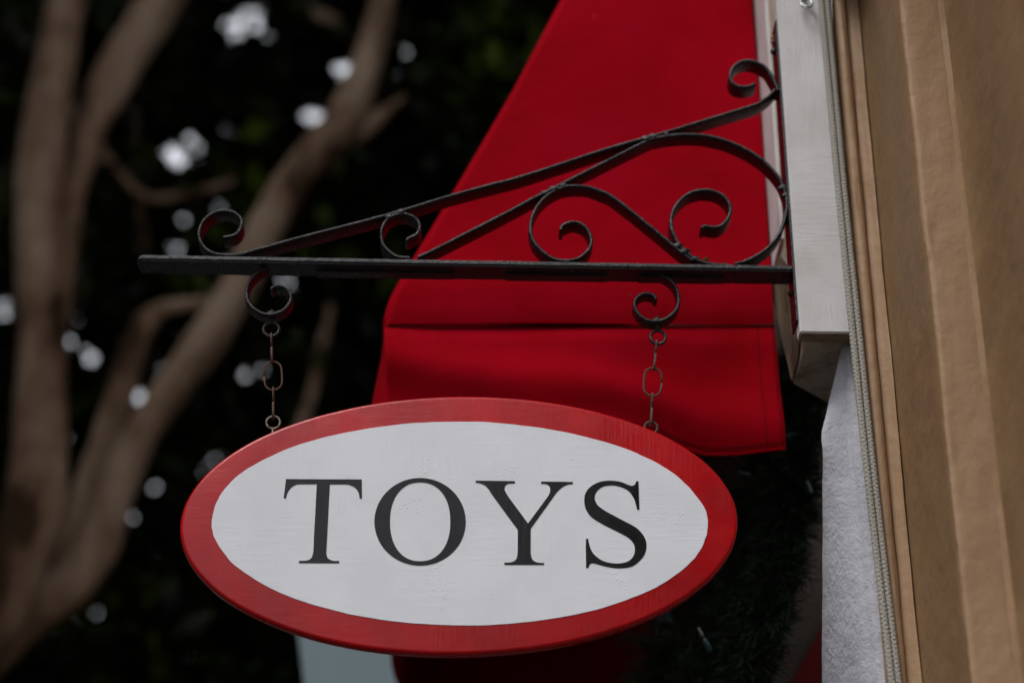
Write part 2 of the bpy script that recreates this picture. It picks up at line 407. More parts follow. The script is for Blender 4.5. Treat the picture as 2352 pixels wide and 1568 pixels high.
# tan surround stepping out towards the street
YM = -0.035
x1 = U(1950, 402, YM).x; xg = U(1978, 402, YM).x; x2 = U(2008, 402, YM).x
def Yof(px, py, X): return UX(px, py, X).y
y23 = Yof(2107, 402, x2); x3 = U(2204, 402, y23).x
prof = [(x1 - 0.004, 0.05), (x1, YM + 0.006)]
for k in range(9):
    a = math.pi * k / 8; prof.append((x1 + (xg - x1) * (0.5 - 0.5 * math.cos(a)), YM + 0.004 - 0.010 * math.sin(a)))
prof += [(xg + 0.002, YM + 0.008)]
for k in range(7):
    a = math.pi * k / 12; prof.append((xg + 0.003 + (x2 - xg - 0.005) * math.sin(a), YM + 0.006 - 0.012 * math.sin(a) ** 1.3))
prof += [(x2 - 0.001, YM - 0.004), (x2, YM + 0.003)]
o = mk('moulding', *prism(prof, 0, 7.5, 260, 0.0014, 3), M['tan'], bld); sharp(o, 40)
r = 0.006
prof = [(x2 + 0.001, YM + 0.01)] + [(x2 + 0.001, YM + (y23 - YM) * k / 8) for k in range(1, 8)] + [(x2 + 0.001, y23 + r), (x2 + 0.001 + r * 0.3, y23 + r * 0.3), (x2 + r, y23)]
prof += [(x2 + (x3 - x2) * k / 6, y23) for k in range(1, 7)]
prof += [(x3 + 0.0005, y23 - 0.006), (x3 - 0.006, y23 - 0.012), (x3 + 0.001, y23 - 0.02)]
prof += [(x3 + 0.001, y23 - 0.02 - k * 0.12) for k in range(1, 26)]
o = mk('jamb', *prism(prof, 0, 7.5, 260, 0.0016, 11), M['tan'], bld); sharp(o, 40)
o.data.materials.append(M['shaded_tan'])      # shade on the stepped jamb's side faces, painted in as darker tan
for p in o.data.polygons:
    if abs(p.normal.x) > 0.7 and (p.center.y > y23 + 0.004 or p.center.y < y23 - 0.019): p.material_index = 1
o = MB().box((x3 + 0.01, -42, 0), (4, y23 - 2.9, 9), 0).build('side_wall', M['tan'], bld)
o = MB().box((x1 - 0.04, -8.0, 4.12), (1.6, -0.05, 4.3), 0.01).box((x1 - 0.12, -8.0, 4.3), (1.6, -0.05, 4.5), 0.01).build('cornice', M['tan'], bld)
zc = U(1990, 0, -0.05).z + 0.04
o = MB().box((x1 - 0.01, y23 - 0.05, zc), (1.5, -0.045, zc + 0.25), 0.006).build('shade_block', M['tan'], bld)  # block added just above the view to shade the top of the jamb
# wall beyond the doorway, under the awning
XW = XP + 0.075
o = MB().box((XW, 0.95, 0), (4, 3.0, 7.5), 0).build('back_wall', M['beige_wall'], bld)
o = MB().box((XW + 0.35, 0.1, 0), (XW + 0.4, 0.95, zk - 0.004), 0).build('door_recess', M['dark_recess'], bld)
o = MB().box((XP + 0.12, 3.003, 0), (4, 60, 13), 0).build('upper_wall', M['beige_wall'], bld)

# ------------------------------------------------------------------ sign bracket
br = empty('sign_bracket', U(3176 / 1.7415, 1059 / 1.7415, 0), 'black wrought iron scroll bracket bolted to the white corner board above the oval sign', 'sign bracket')
I = M['iron']
YB0, YB1 = -0.024, 0.024
pl_ = U(545 / 1.7415, 1015.5 / 1.7415, YB0); pr_ = U(3173 / 1.7415, 1060 / 1.7415, YB0)
def bar():
    bm = bmesh.new(); d = (pr_ - pl_); L = d.length; th = 0.0105
    # plan outline with round left corners
    pts = []; rr = 0.013
    for k in range(7): a = math.pi / 2 * k / 6; pts.append((rr - rr * math.cos(a), YB0 + rr - rr * math.sin(a)))
    xs = [(L - rr) * k / 90 + rr for k in range(1, 91)]
    pts += [(x, YB0) for x in xs]
    pts += [(x, YB1) for x in xs[::-1]]
    for k in range(7): a = math.pi / 2 * k / 6; pts.append((rr - rr * math.sin(a), YB1 - rr + rr * math.cos(a)))
    f = bm.faces.new([bm.verts.new((x, y, 0)) for x, y in pts])
    e = bmesh.ops.extrude_face_region(bm, geom=[f]); vs = [g for g in e['geom'] if isinstance(g, bmesh.types.BMVert)]
    for q in vs: q.co.z -= th
    bmesh.ops.recalc_face_normals(bm, faces=bm.faces)
    ed = [g for g in bm.edges if len(g.link_faces) == 2 and g.calc_face_angle() > 1.0 and abs(g.verts[0].co.z - g.verts[1].co.z) < 1e-6]
    bmesh.ops.bevel(bm, geom=ed, offset=0.003, segments=3, affect='EDGES')
    for q in bm.verts:
        n_ = mnoise.noise(Vector((q.co.x * 45, q.co.y * 20, q.co.z * 30)))
        q.co.z += 0.0006 * n_; q.co = pl_ * 1 + Vector((d.normalized().x * q.co.x, q.co.y - YB0, q.co.z + d.normalized().z * q.co.x))
    m = MB(); m.bm(bm); return m
o = bar().build('bar', I, br, True); sharp(o, 50)
def barz(x):
    t = (x - pl_.x) / (pr_.x - pl_.x); return pl_.z + (pr_.z - pl_.z) * t
m_ = MB()
for a, b in ((1265, 1815), (2025, 2435), (2560, 2900)):
    A = U(a / 1.7415, 1040 / 1.7415, YB0); B = U(b / 1.7415, 1040 / 1.7415, YB0)
    zA = barz(A.x) - 0.0105
    m_.box((A.x, 0.0, zA - 0.003), (B.x, 0.020, zA + 0.002), 0.0006)
m_.build('inset_strip', I, br)
YS0, YS1 = -0.017, 0.017
z5 = lambda p: zoomed(p, 500, 780, 2.614)
z6 = lambda p: zoomed(p, 1400, 700, 2.352)
z7 = lambda p: zoomed(p, 2400, 400, 2.24)
z1 = lambda p: zoomed(p, 2600, 0, 2.24)
TH = 0.0056
def add_strap(name, pts, y0=YS0, y1=YS1, th=TH):
    v, f = strap(pts, y0, y1, th, 6, jit=0.18); o = mk(name, v, f, I, br, True); sharp(o, 50); return o
A_ = z5([(1028, 437), (1080, 427), (1140, 412), (1185, 378), (1210, 330), (1220, 280), (1203, 230), (1160, 190), (1100, 163), (1020, 155), (950, 170), (880, 207), (820, 265), (785, 330), (772, 400), (785, 470), (820, 530), (870, 575), (940, 606), (1020, 618), (1140, 618), (1230, 607), (1330, 577), (1500, 531), (1800, 446)]) \
    + z6([(0, 462), (200, 410), (450, 340), (650, 280), (950, 188), (1300, 92), (1640, 2)]) + z7([(0, 452), (250, 378), (400, 336), (560, 292), (850, 205), (1200, 97), (1400, 35)]) + z1([(1010, 897), (1075, 850), (1120, 800)])
add_strap('top_scroll', A_)
add_strap('wall_scroll', z1([(1150, 800), (1125, 740), (1095, 680), (1045, 605), (980, 562), (900, 538), (820, 547), (760, 585), (727, 640), (724, 690), (745, 738), (790, 766), (850, 773), (900, 764), (945, 742)]))
B_ = z6([(640, 768), (850, 668), (1080, 550), (1300, 438), (1550, 308), (1700, 226), (1850, 150), (2000, 84)]) + z7([(0, 585), (200, 472), (400, 372), (500, 335), (620, 315), (750, 304), (850, 305), (950, 314), (1080, 342), (1200, 384), (1330, 446), (1450, 525), (1540, 610), (1600, 685), (1640, 760), (1668, 850), (1678, 940), (1668, 1010), (1655, 1070), (1620, 1170), (1560, 1260), (1490, 1330), (1400, 1392), (1300, 1438), (1210, 1462)])
del B_[7:9]
add_strap('arch_scroll', B_)
C_ = z6([(1985, 510), (1998, 475), (2050, 445), (2110, 435), (2180, 455), (2230, 500), (2262, 560), (2273, 620), (2255, 680), (2210, 735), (2140, 780), (2030, 800), (1920, 782), (1850, 742), (1780, 680), (1730, 615), (1705, 550), (1700, 470), (1715, 390), (1750, 310), (1800, 240), (1850, 192), (1930, 140), (2010, 108), (2080, 97), (2170, 96), (2260, 110), (2352, 142)]) + z7([(80, 840), (180, 910), (320, 1020), (480, 1150), (620, 1265), (740, 1365), (830, 1430)])
add_strap('middle_scroll', C_)
add_strap('inner_scroll', z7([(912, 1140), (945, 1122), (1000, 1132), (1060, 1130), (1110, 1100), (1150, 1050), (1170, 990), (1165, 930), (1130, 875), (1080, 835), (1010, 808), (930, 800), (850, 812), (770, 850), (705, 910), (660, 980), (640, 1060), (645, 1140), (670, 1210), (705, 1280), (760, 1340), (830, 1400), (900, 1438), (1000, 1462), (1150, 1470)]))
add_strap('small_scroll', z6([(530, 608), (560, 585), (610, 563), (640, 535), (657, 490), (650, 450), (620, 405), (560, 370), (500, 356), (430, 366), (362, 402), (322, 450), (297, 510), (295, 580), (315, 650), (360, 705), (420, 750), (480, 768), (560, 772)]))
YH0, YH1 = -0.006, 0.021
z8 = lambda p: zoomed(p, 2450, 1050, 2.09)
def eye(c, ro, tr, name, parent, matl=I, Y=0.0075):
    p = U(c[0] / 1.7415, c[1] / 1.7415, Y); k = (p - CAM).dot(FW) / F / 1.7415
    R0 = ro * k - tr
    v, f = tube([p + Vector((math.cos(a) * R0, 0, math.sin(a) * R0)) for a in [2 * math.pi * i / 40 for i in range(40)]], tr, 12, True)
    m = MB().add(v, f)
    return m, p, R0
def make_hook(pts, ringc, r):
    v, f = strap(pts, YH0, YH1, TH, 6, jit=0.18); o = mk('hook', v, f, I, br, True); sharp(o, 50)
    m, p, R0 = eye(ringc, r, 0.0027, 'ring', br)
    low = min(q[2] for q in v)
    m.add(*tube([(p.x, p.y, p.z + R0), (p.x, p.y, low + 0.016)], 0.0045, 10))
    e = m.build('eye_bolt', I, o, True)
    mm = MB().add(*tube([(p.x, p.y, low + 0.004), (p.x, p.y, low + 0.012)], 0.0085, 6)); mm.build('nut', M['rust_dark'], o)
    return p
hl = make_hook(z5([(1512, 728), (1490, 745), (1430, 775), (1360, 825), (1305, 890), (1275, 960), (1270, 1030), (1285, 1100), (1330, 1165), (1400, 1215), (1480, 1240), (1560, 1235), (1640, 1205), (1700, 1150), (1730, 1090), (1730, 1040), (1705, 990), (1660, 955), (1600, 943), (1550, 955), (1528, 978)]), (1085, 1317), 38)
hr = make_hook(z8([(370, 85), (405, 95), (455, 118), (500, 155), (535, 210), (553, 270), (553, 330), (535, 385), (490, 435), (430, 470), (370, 485), (310, 480), (255, 455), (210, 410), (187, 360), (190, 315), (215, 278), (260, 255), (310, 255), (350, 272), (365, 300)]), (2632, 1349), 37)
q = U(*zoomed([(950, 1425)], 2400, 400, 2.24)[0], -0.012)
o = mk('dry_leaf', [q + Vector(d) for d in ((-0.006, 0, -0.002), (0, -0.002, 0.004), (0.007, 0.002, 0.001), (0.001, 0.004, -0.004))], [(0, 1, 2, 3)], M['orange_rust'])
tag(o, 'tiny dry orange leaf lodged on the bar beneath the round inner scroll', 'leaf')
mo = o.modifiers.new('s', 'SOLIDIFY'); mo.thickness = 0.0005
# mounting strap on the board's left edge
top_ = U(1784, 46, -0.024); bot_ = U(1833, 736, -0.024)
m = MB().box((XP - 0.0035, -0.024, bot_.z), (XP - 0.0003, 0.024, top_.z), 0.0008)
ms = m.build('mounting_strap', I, br)
for (px, py, mt, rr) in ((1779, 75, 'orange_rust', 0.005), (1776, 100, 'orange_rust', 0.0055), (1779, 115, 'iron', 0.007), (1818, 672, 'iron', 0.006)):
    q = UX(px, py, XP - 0.004); y_ = 0.004
    z_ = q.z - (q.y - y_) * 0
    v, f = tube([(XP - 0.0035, y_, z_), (XP - 0.0035 - rr * 0.6, y_, z_), (XP - 0.0035 - rr, y_, z_)], [rr, rr * 0.85, rr * 0.35], 10)
    mk('screw', v, f, M[mt], ms, True)
# weld beads
def weld(px, py, r, parent=br, Y=YS0 + 0.004, sx=1.6):
    bm = bmesh.new(); bmesh.ops.create_icosphere(bm, subdivisions=3, radius=r); p = U(px, py, Y)
    for q in bm.verts:
        q.co *= 1 + 0.35 * mnoise.noise(q.co * 180 + p * 10); q.co.x *= sx; q.co = q.co + p
    return bm
for c in z7([(410, 352), (480, 330), (590, 305), (700, 1310), (760, 1360), (860, 1425), (1640, 790), (1670, 860)]) + z6([(480, 352), (365, 400), (1840, 170), (1930, 128), (2005, 100)]):
    MB().bm(weld(c[0], c[1], 0.0042 + random.Random(c[0]).random() * 0.002)).build('weld', I, br, True)

# ------------------------------------------------------------------ oval sign
YF, YK = -0.006, 0.015
sc_ = U(1054, 1204, YF)
sg = empty('oval_sign', sc_, 'oval wooden sign reading TOYS on white within a red rim, hung from two chains', 'sign')
def ell(cx, cy, a, b, tilt, n, wob=0, seed=0, Y=YF):
    out = []
    for i in range(n):
        t = 2 * math.pi * i / n; k = 1
        if wob: k += wob * (mnoise.noise(Vector((math.cos(t) * 5 + seed, math.sin(t) * 5, 0))) + 0.5 * mnoise.noise(Vector((math.cos(t) * 17 + seed, math.sin(t) * 17, 3))))
        x = a * k * math.cos(t); y = b * k * math.sin(t)
        out.append(U(cx + x * math.cos(tilt) + y * math.sin(tilt), cy - (y * math.cos(tilt) - x * math.sin(tilt) * -1) , Y))
    return out
# board: rounded edge
o_pts = ell(1054, 1205, 641, 296.5, R(0.55), 220, 0.0015, 2)
cen = sum(o_pts, Vector()) / len(o_pts)
rings = [(0.006, YF), (0.0028, YF + 0.0007), (0.0008, YF + 0.0025), (0.0, YF + 0.005), (0.0005, YF + 0.012), (0.0, YF + 0.015), (0.001, YK - 0.002), (0.004, YK)]
v = []; f = []; n = len(o_pts)
for ins, Y in rings:
    for i, p in enumerate(o_pts):
        t = (o_pts[(i + 1) % n] - o_pts[i - 1]).normalized(); nn = Vector((t.z, 0, -t.x))
        if nn.dot(p - cen) < 0: nn = -nn
        q = p - nn * ins; v.append((q.x, Y, q.z))
for j in range(len(rings) - 1):
    for i in range(n):
        k = (i + 1) % n; f.append((j * n + i, j * n + k, (j + 1) * n + k, (j + 1) * n + i))
f.append(tuple(range(n))); f.append(tuple((len(rings) - 1) * n + i for i in range(n))[::-1])
o = mk('board', v, f, M['sign_red'], sg, True); sharp(o, 40)
ip = ell(1056, 1202, 569.5, 233.5, R(-0.35), 260, 0.006, 9)
v, f = sheet_poly([(p.x, p.z) for p in ip], [], YF - 0.0008, YF + 0.0005)
face = mk('white_panel', v, f, M['sign_white'], sg)
def lp(pts, ox, oy, s): return [(q.x, q.z) for q in (U(a, b, YF - 0.001) for a, b in zoomed(pts, ox, oy, s))]
def cr(ptsl):   # gentle corner-preserving refinement
    out = []; n = len(ptsl)
    for i in range(n):
        a, b, c, d = (Vector(ptsl[(i + k) % n]) for k in (-1, 0, 1, 2))
        out.append(tuple(b))
        def turn(p, q, r): return (q - p).normalized().dot((r - q).normalized()) if (q - p).length and (r - q).length else 1
        if turn(a, b, c) > 0.86 and turn(b, c, d) > 0.86:
            for t in (0.33, 0.66):
                out.append(tuple(0.5 * ((2 * b) + (c - a) * t + (2 * a - 5 * b + 4 * c - d) * t * t + (3 * b - a - 3 * c + d) * t ** 3)))
    return out
T = [(173, 137), (1360, 143), (1363, 441), (1327, 441), (1318, 380), (1300, 330), (1268, 285), (1225, 252), (1170, 232), (1110, 220), (860, 220), (850, 400), (835, 700), (820, 1000), (805, 1260), (806, 1310), (820, 1360), (845, 1390), (885, 1410), (925, 1419), (1005, 1419), (1004, 1455), (375, 1453), (376, 1417), (460, 1416), (510, 1410), (550, 1390), (578, 1360), (592, 1310), (602, 1250), (612, 1000), (630, 700), (645, 400), (655, 217), (380, 217), (310, 235), (255, 270), (210, 325), (185, 380), (173, 437), (135, 437)]
Yl = [(82, 147), (641, 154), (641, 185), (590, 187), (545, 192), (510, 212), (492, 240), (492, 275), (515, 325), (560, 395), (827, 757), (1090, 400), (1130, 335), (1142, 295), (1141, 250), (1125, 220), (1095, 200), (1055, 192), (1012, 190), (1012, 160), (1464, 166), (1464, 195), (1415, 199), (1350, 220), (1290, 260), (1230, 320), (1180, 390), (865, 830), (863, 1150), (868, 1200), (880, 1250), (903, 1285), (950, 1310), (1000, 1318), (1056, 1320), (1056, 1346), (490, 1346), (490, 1315), (560, 1313), (615, 1300), (650, 1275), (668, 1240), (676, 1190), (680, 1100), (680, 848), (330, 370), (280, 290), (225, 225), (160, 190), (115, 178), (82, 176)]
S = [(957, 172), (994, 172), (1010, 615), (973, 615), (960, 560), (935, 470), (900, 400), (850, 335), (780, 285), (700, 255), (620, 238), (545, 236), (460, 248), (395, 280), (345, 325), (315, 380), (308, 435), (320, 485), (350, 540), (400, 585), (480, 640), (600, 705), (740, 780), (880, 852), (960, 900), (1030, 965), (1085, 1040), (1115, 1120), (1120, 1200), (1105, 1280), (1065, 1360), (1000, 1430), (930, 1485), (840, 1520), (740, 1533), (620, 1530), (500, 1510), (400, 1485), (290, 1455), (245, 1460), (222, 1485), (210, 1527), (173, 1527), (168, 1200), (172, 1073), (204, 1073), (220, 1150), (245, 1230), (285, 1300), (340, 1355), (420, 1410), (520, 1445), (620, 1458), (730, 1455), (820, 1430), (885, 1385), (925, 1320), (938, 1250), (930, 1180), (895, 1115), (840, 1060), (750, 1005), (600, 930), (480, 870), (380, 815), (290, 758), (225, 700), (175, 620), (150, 540), (145, 450), (160, 370), (200, 300), (260, 245), (340, 200), (430, 172), (540, 162), (640, 167), (720, 182), (800, 215), (850, 235), (895, 244), (930, 232), (950, 205)]
def sup(cx, cy, a, b, e, n=90):
    o = []
    for i in range(n):
        t = 2 * math.pi * i / n; c, s = math.cos(t), math.sin(t)
        o.append((cx + a * math.copysign(abs(c) ** (2 / e), c), cy - b * math.copysign(abs(s) ** (2 / e), s)))
    return o
for pts, hol, a in ((cr(T), [], (1100, 1880, 3.92)), (sup(824, 806, 716, 685, 2.0), [sup(825, 806, 473, 618, 2.22)], (1470, 1880, 3.92)), (cr(Yl), [], (1880, 1880, 3.5636)), (cr(S), [], (2300, 1880, 3.92))):
    v, f = sheet_poly(lp(pts, *a), [lp(h, *a) for h in hol], YF - 0.0014, YF - 0.0002)
    mk('letter', v, f, M['sign_black'], face)
def sign_eye(c, r, matl):
    m, p, R0 = eye(c, r, 0.0022, '', sg, Y=0.005)
    m.add(*tube([(p.x, p.y, p.z - R0), (p.x, p.y, p.z - R0 - 0.02)], 0.002, 8)); m.build('screw_eye', matl, sg, True); return p, R0
el, rl = sign_eye((1093, 1690), 33, M['brassy']); er, rr_ = sign_eye((2604, 1710), 31, M['rust_dark'])

# ------------------------------------------------------------------ chains
def link_path(top, bot, hw, frontal, gap=True, flip=1):
    ax = (bot - top); L = ax.length; d = ax.normalized()
    s = Vector((1, 0, 0)) if frontal else Vector((0, 1, 0)); s = (s - d * s.dot(d)).normalized() * flip
    out = []
    seq = []
    for k in range(11): a = math.pi * k / 10; seq.append((-math.cos(a) * hw, hw - math.sin(a) * hw))     # top arc
    for k in range(11): a = math.pi * k / 10; seq.append((math.cos(a) * hw, L - hw + math.sin(a) * hw))
    # side +hw: after top arc; insert bow
    path = [top + s * x + d * y for x, y in seq]
    # start/close at middle of the -hw side with a small cut
    mid = top - s * (hw * 1.04) + d * (L / 2)
    g = 0.0012
    a0 = mid - d * g; b0 = mid + d * g - s * 0.0006
    full = [a0] + path[:11] + [top + s * hw * 1.04 + d * (L / 2)] + path[11:] + [b0]
    return full
def chain(spec, label, matl, group):
    t = empty('chain', U(spec[0][0] / 1.7415, spec[0][1] / 1.7415, 0.0065), label, 'chain', group)
    Yc = 0.0065
    for (ax, ay, bx, by, hw, fr, fl) in spec:
        a = U(ax / 1.7415, ay / 1.7415, Yc); b = U(bx / 1.7415, by / 1.7415, Yc)
        p = link_path(a, b, hw, fr, flip=fl)
        v, f = tube(p, 0.0016, 9); mk('link', v, f, matl, t, True)
chain([(1086, 1336, 1088, 1455, 0.008, False, 1), (1090, 1447, 1095, 1560, 0.0135, True, 1), (1094, 1552, 1093, 1680, 0.008, False, 1)],
      'short rusty chain at the free left end of the bracket, over dark trees', M['rust'], 'chains holding the sign')
chain([(2626, 1364, 2616, 1480, 0.008, False, 1), (2614, 1472, 2608, 1584, 0.0135, True, -1), (2609, 1576, 2604, 1702, 0.008, False, 1)],
      'short dark steel chain hanging in front of the red awning', M['rust_dark'], 'chains holding the sign')

# ------------------------------------------------------------------ awning
YA = 0.27; YE = 2.55
aw = empty('awning', U(1780, 740, YA), 'red canvas awning over the shop door behind the bracket', 'awning')
Lx = [(-700, 1700), (-300, 1460), (0, 1288), (200, 1181), (400, 1062), (560, 966), (640, 920), (690, 893), (742, 880)]
Rx = [(-700, 1670), (-300, 1702), (0, 1727), (200, 1743), (402, 1757), (640, 1770), (742, 1779)]
def interp(tab, y):
    for (a, b), (c, d) in zip(tab, tab[1:]):
        if y <= c: return b + (d - b) * (y - a) / (c - a)
    return tab[-1][1]
ymin = -560; NR, NC = 130, 80
def panel(Yadd):
    v = []
    for j in range(NR + 1):
        y = ymin + (742 - ymin) * j / NR
        l = interp(Lx, y); r_ = interp(Rx, y)
        if r_ < l + 4: r_ = l + 4
        for i in range(NC + 1):
            u = i / NC; p = U(l + (r_ - l) * u, y, YA)
            edge = min(1, u * (r_ - l) / 15)
            dy = 0.016 * (1 - math.sqrt(max(0, 1 - (1 - edge) ** 2)))        # rolls back at the slope edge
            tuck = 0.0035 * math.exp(-((742 - y) / 14) ** 2)
            sag = 0.010 * mnoise.noise(Vector((p.x * 2.2, 0, p.z * 2.2))) - 0.012 * math.exp(-((y - 660) / 60) ** 2) * (0.6 + 0.4 * mnoise.noise(Vector((p.x * 6, 3, 0))))
            v.append((p.x, p.y + dy + tuck + sag + Yadd, p.z))
    f = []
    for j in range(NR):
        for i in range(NC): f.append((j * (NC + 1) + i, j * (NC + 1) + i + 1, (j + 1) * (NC + 1) + i + 1, (j + 1) * (NC + 1) + i))
    return v, f
v, f = panel(0)
ep = mk('end_panel', v, f, M['red_cloth'], aw, True)
# sloping top sheet
edge = [Vector(v[j * (NC + 1)]) for j in range(NR + 1)]
tv = []; tf = []; steps = [0.0, 0.004, 0.02, 0.3, 0.8, 1.3, 1.8, YE - YA]
for j, p in enumerate(edge):
    for k, s in enumerate(steps): tv.append((p.x, p.y + s, p.z))
K = len(steps)
for j in range(len(edge) - 1):
    for k in range(K - 1): tf.append((j * K + k, j * K + k + 1, (j + 1) * K + k + 1, (j + 1) * K + k))
mk('top_sheet', tv, tf, M['red_cloth'], aw, True)
v2, f2 = panel(YE - YA); mk('far_end_panel', v2, f2, M['red_cloth'], aw, True)
# piping along the slope edge
v, f = tube([p + Vector((0.001, -0.001, 0)) for p in edge[::2]], 0.0035, 8); mk('piping', v, f, M['red_cloth'], aw, True)
# valance, end side
def hem_y(x):
    tab = [(840, 1000), (900, 975), (1000, 990), (1150, 1000), (1300, 985), (1400, 975), (1515, 986), (1560, 1008), (1620, 1028), (1700, 1036), (1803, 1040)]
    return interp(tab, x)
NV, NH = 46, 110; vv = []; ff = []
def vpoint(u, w_):
    xt = 881 + (1780 - 881) * u; xb = 893 + (1803 - 893) * u
    yt = 741 + 7 * math.sin(min(1, u * 6) * math.pi / 2) - 7 * u; yb = hem_y(xb)
    x = xt + (xb - xt) * w_; y = yt + (yb - yt) * w_
    p = U(x, y, YA)
    wave = 0.026 * w_ * math.sin(u * 9.5 + 0.6) * (0.4 + 0.6 * u) + 0.012 * w_ * mnoise.noise(Vector((u * 5, w_ * 1.2, 5)))
    dia = -0.017 * math.exp(-((w_ - 0.35 - 0.5 * u) / 0.22) ** 2)
    tk = 0.006 - 0.006 * min(1, w_ * 7)
    lift = 0.018 * w_
    return Vector((p.x, YA + 0.004 + tk + wave + dia + lift * 0.5, p.z))
for j in range(NV + 1):
    for i in range(NH + 1): vv.append(vpoint(i / NH, j / NV))
for j in range(NV):
    for i in range(NH): ff.append((j * (NH + 1) + i, j * (NH + 1) + i + 1, (j + 1) * (NH + 1) + i + 1, (j + 1) * (NH + 1) + i))
va = mk('side_valance', vv, ff, M['red_cloth'], aw, True)
mo = va.modifiers.new('solid', 'SOLIDIFY'); mo.thickness = 0.0022; mo.offset = 1
# hem fold thickness
hem = [vpoint(i / NH, 1.0) + Vector((0, -0.001, 0.002)) for i in range(NH + 1)]
v, f = tube(hem, 0.0028, 8); mk('hem', v, f, M['red_cloth'], aw, True)
def on_val(u, w_): return vpoint(u, w_) + Vector((0, -0.0026, 0))
pts = []; n_ = 96
for i in range(n_):
    u = 0.60 + 0.395 * i / (n_ - 1); pts.append(on_val(u, 0.955 + (0.016 if i % 2 else -0.016)))
v, f = tube(pts, 0.0010, 5); mk('stitching', v, f, M['thread'], va)
for u0, u1 in ((0.955, 0.953), (0.992, 0.990)):
    v, f = tube([on_val(u0 + (u1 - u0) * k / 20, 0.02 + 0.93 * k / 20) for k in range(21)], 0.0006, 5); mk('stitching', v, f, M['thread'], va)
v, f = tube([on_val(k / 80, 0.016) + Vector((0, -0.001, 0)) for k in range(81)], 0.0008, 5); mk('stitching', v, f, M['thread'], va)
# valance, front side: flares a little at its near corner
cT = vpoint(0, 0); cB = vpoint(0, 1); fv = []; ff = []
tgt = U(903, 1500, 1.15).x
NL = 40
for i in range(NL + 1):
    s = (YE - YA) * i / NL
    for j in range(13):
        w_ = j / 12; p = cT.lerp(cB, w_)
        fl = 0.052 * w_ * min(1, s / 0.04) * (1 if s < 0.2 else 1) if i else 0
        tx = p.x - fl
        k = min(1, s / 0.9)
        tx = tx * (1 - k) + (tgt - 0.0 * w_) * k if w_ > 0 else p.x * (1 - k) + tgt * k
        tx += 0.012 * w_ * math.sin(s * 9 + 1.0) * min(1, s * 5)
        fv.append((tx, p.y + s, p.z))
for i in range(NL):
    for j in range(12): ff.append((i * 13 + j, i * 13 + j + 1, (i + 1) * 13 + j + 1, (i + 1) * 13 + j))
fvo = mk('front_valance', fv, ff, M['red_cloth'], aw, True)

# ------------------------------------------------------------------ cords, ring, wire
def cord(pts, label):
    P = catmull([U(x, y, Y) for x, y, Y in pts], 10)
    # resample
    L = [0]
    for a, b in zip(P, P[1:]): L.append(L[-1] + (b - a).length)
    tot = L[-1]; st = 0.00075; n = int(tot / st); out = []; k = 0
    for i in range(n + 1):
        d = tot * i / n
        while k < len(L) - 2 and L[k + 1] < d: k += 1
        out.append(P[k].lerp(P[k + 1], (d - L[k]) / max(1e-9, L[k + 1] - L[k])))
    pitch = 0.012; mm = 4
    def disp(i, a):
        s = i * tot / n / pitch * 2 * math.pi
        p = abs(math.sin((mm * a + s) / 2 * 1.0)); q = abs(math.sin((mm * a - s) / 2 + math.pi / 4))
        return 0.90 + 0.13 * max(p, q) - 0.07 * (1 - min(1, abs(p - q) * 5))
    v, f = tube(out, 0.0056, 20, disp=disp)
    o = mk('braided_cord', v, f, M['cord'], None, True); tag(o, label, 'cord', 'cords beside the tan moulding'); return o
cp = [(-420, 1844), (-200, 1866), (0, 1886), (402, 1923), (764, 1958.5), (1091, 1993), (1568, 2049), (1800, 2078), (2100, 2112)]
cord([(x, y, -0.047) for y, x in cp], 'pale braided cord lying against the right edge of the white board')
wd = {-420: 13, -200: 13, 0: 13, 402: 12.5, 764: 14.3, 1091: 14.5, 1568: 14.8, 1800: 15, 2100: 15}
cord([(x + wd[y], y, -0.0445) for y, x in cp], 'braided cord lying against the tan moulding, right of its twin')
v, f = tube([U(x, y, -0.043) for x, y in ((1880, -300), (1908, -60), (1912, 60), (1917, 150), (1925, 230))], 0.0011, 6)
o = mk('thin_wire', v, f, M['steel'], None, True); tag(o, 'thin bright wire between the braided cords and the tan moulding at the top', 'wire')
p = U(1852, 8, -0.045); k = (p - CAM).dot(FW) / F
m = MB().add(*tube([p + Vector((math.cos(a) * 13.5 * k, 0.006 * math.sin(a), math.sin(a) * 17 * k)) for a in [2 * math.pi * i / 36 for i in range(36)]], 0.0026, 12, True))
m.add(*tube([p + Vector((0, 0, 17 * k)), p + Vector((0, 0.018, 17 * k + 0.004))], 0.0026, 10))
o = m.build('metal_ring', M['steel'], None, True); tag(o, 'shiny steel ring screwed to the upper white board', 'ring')

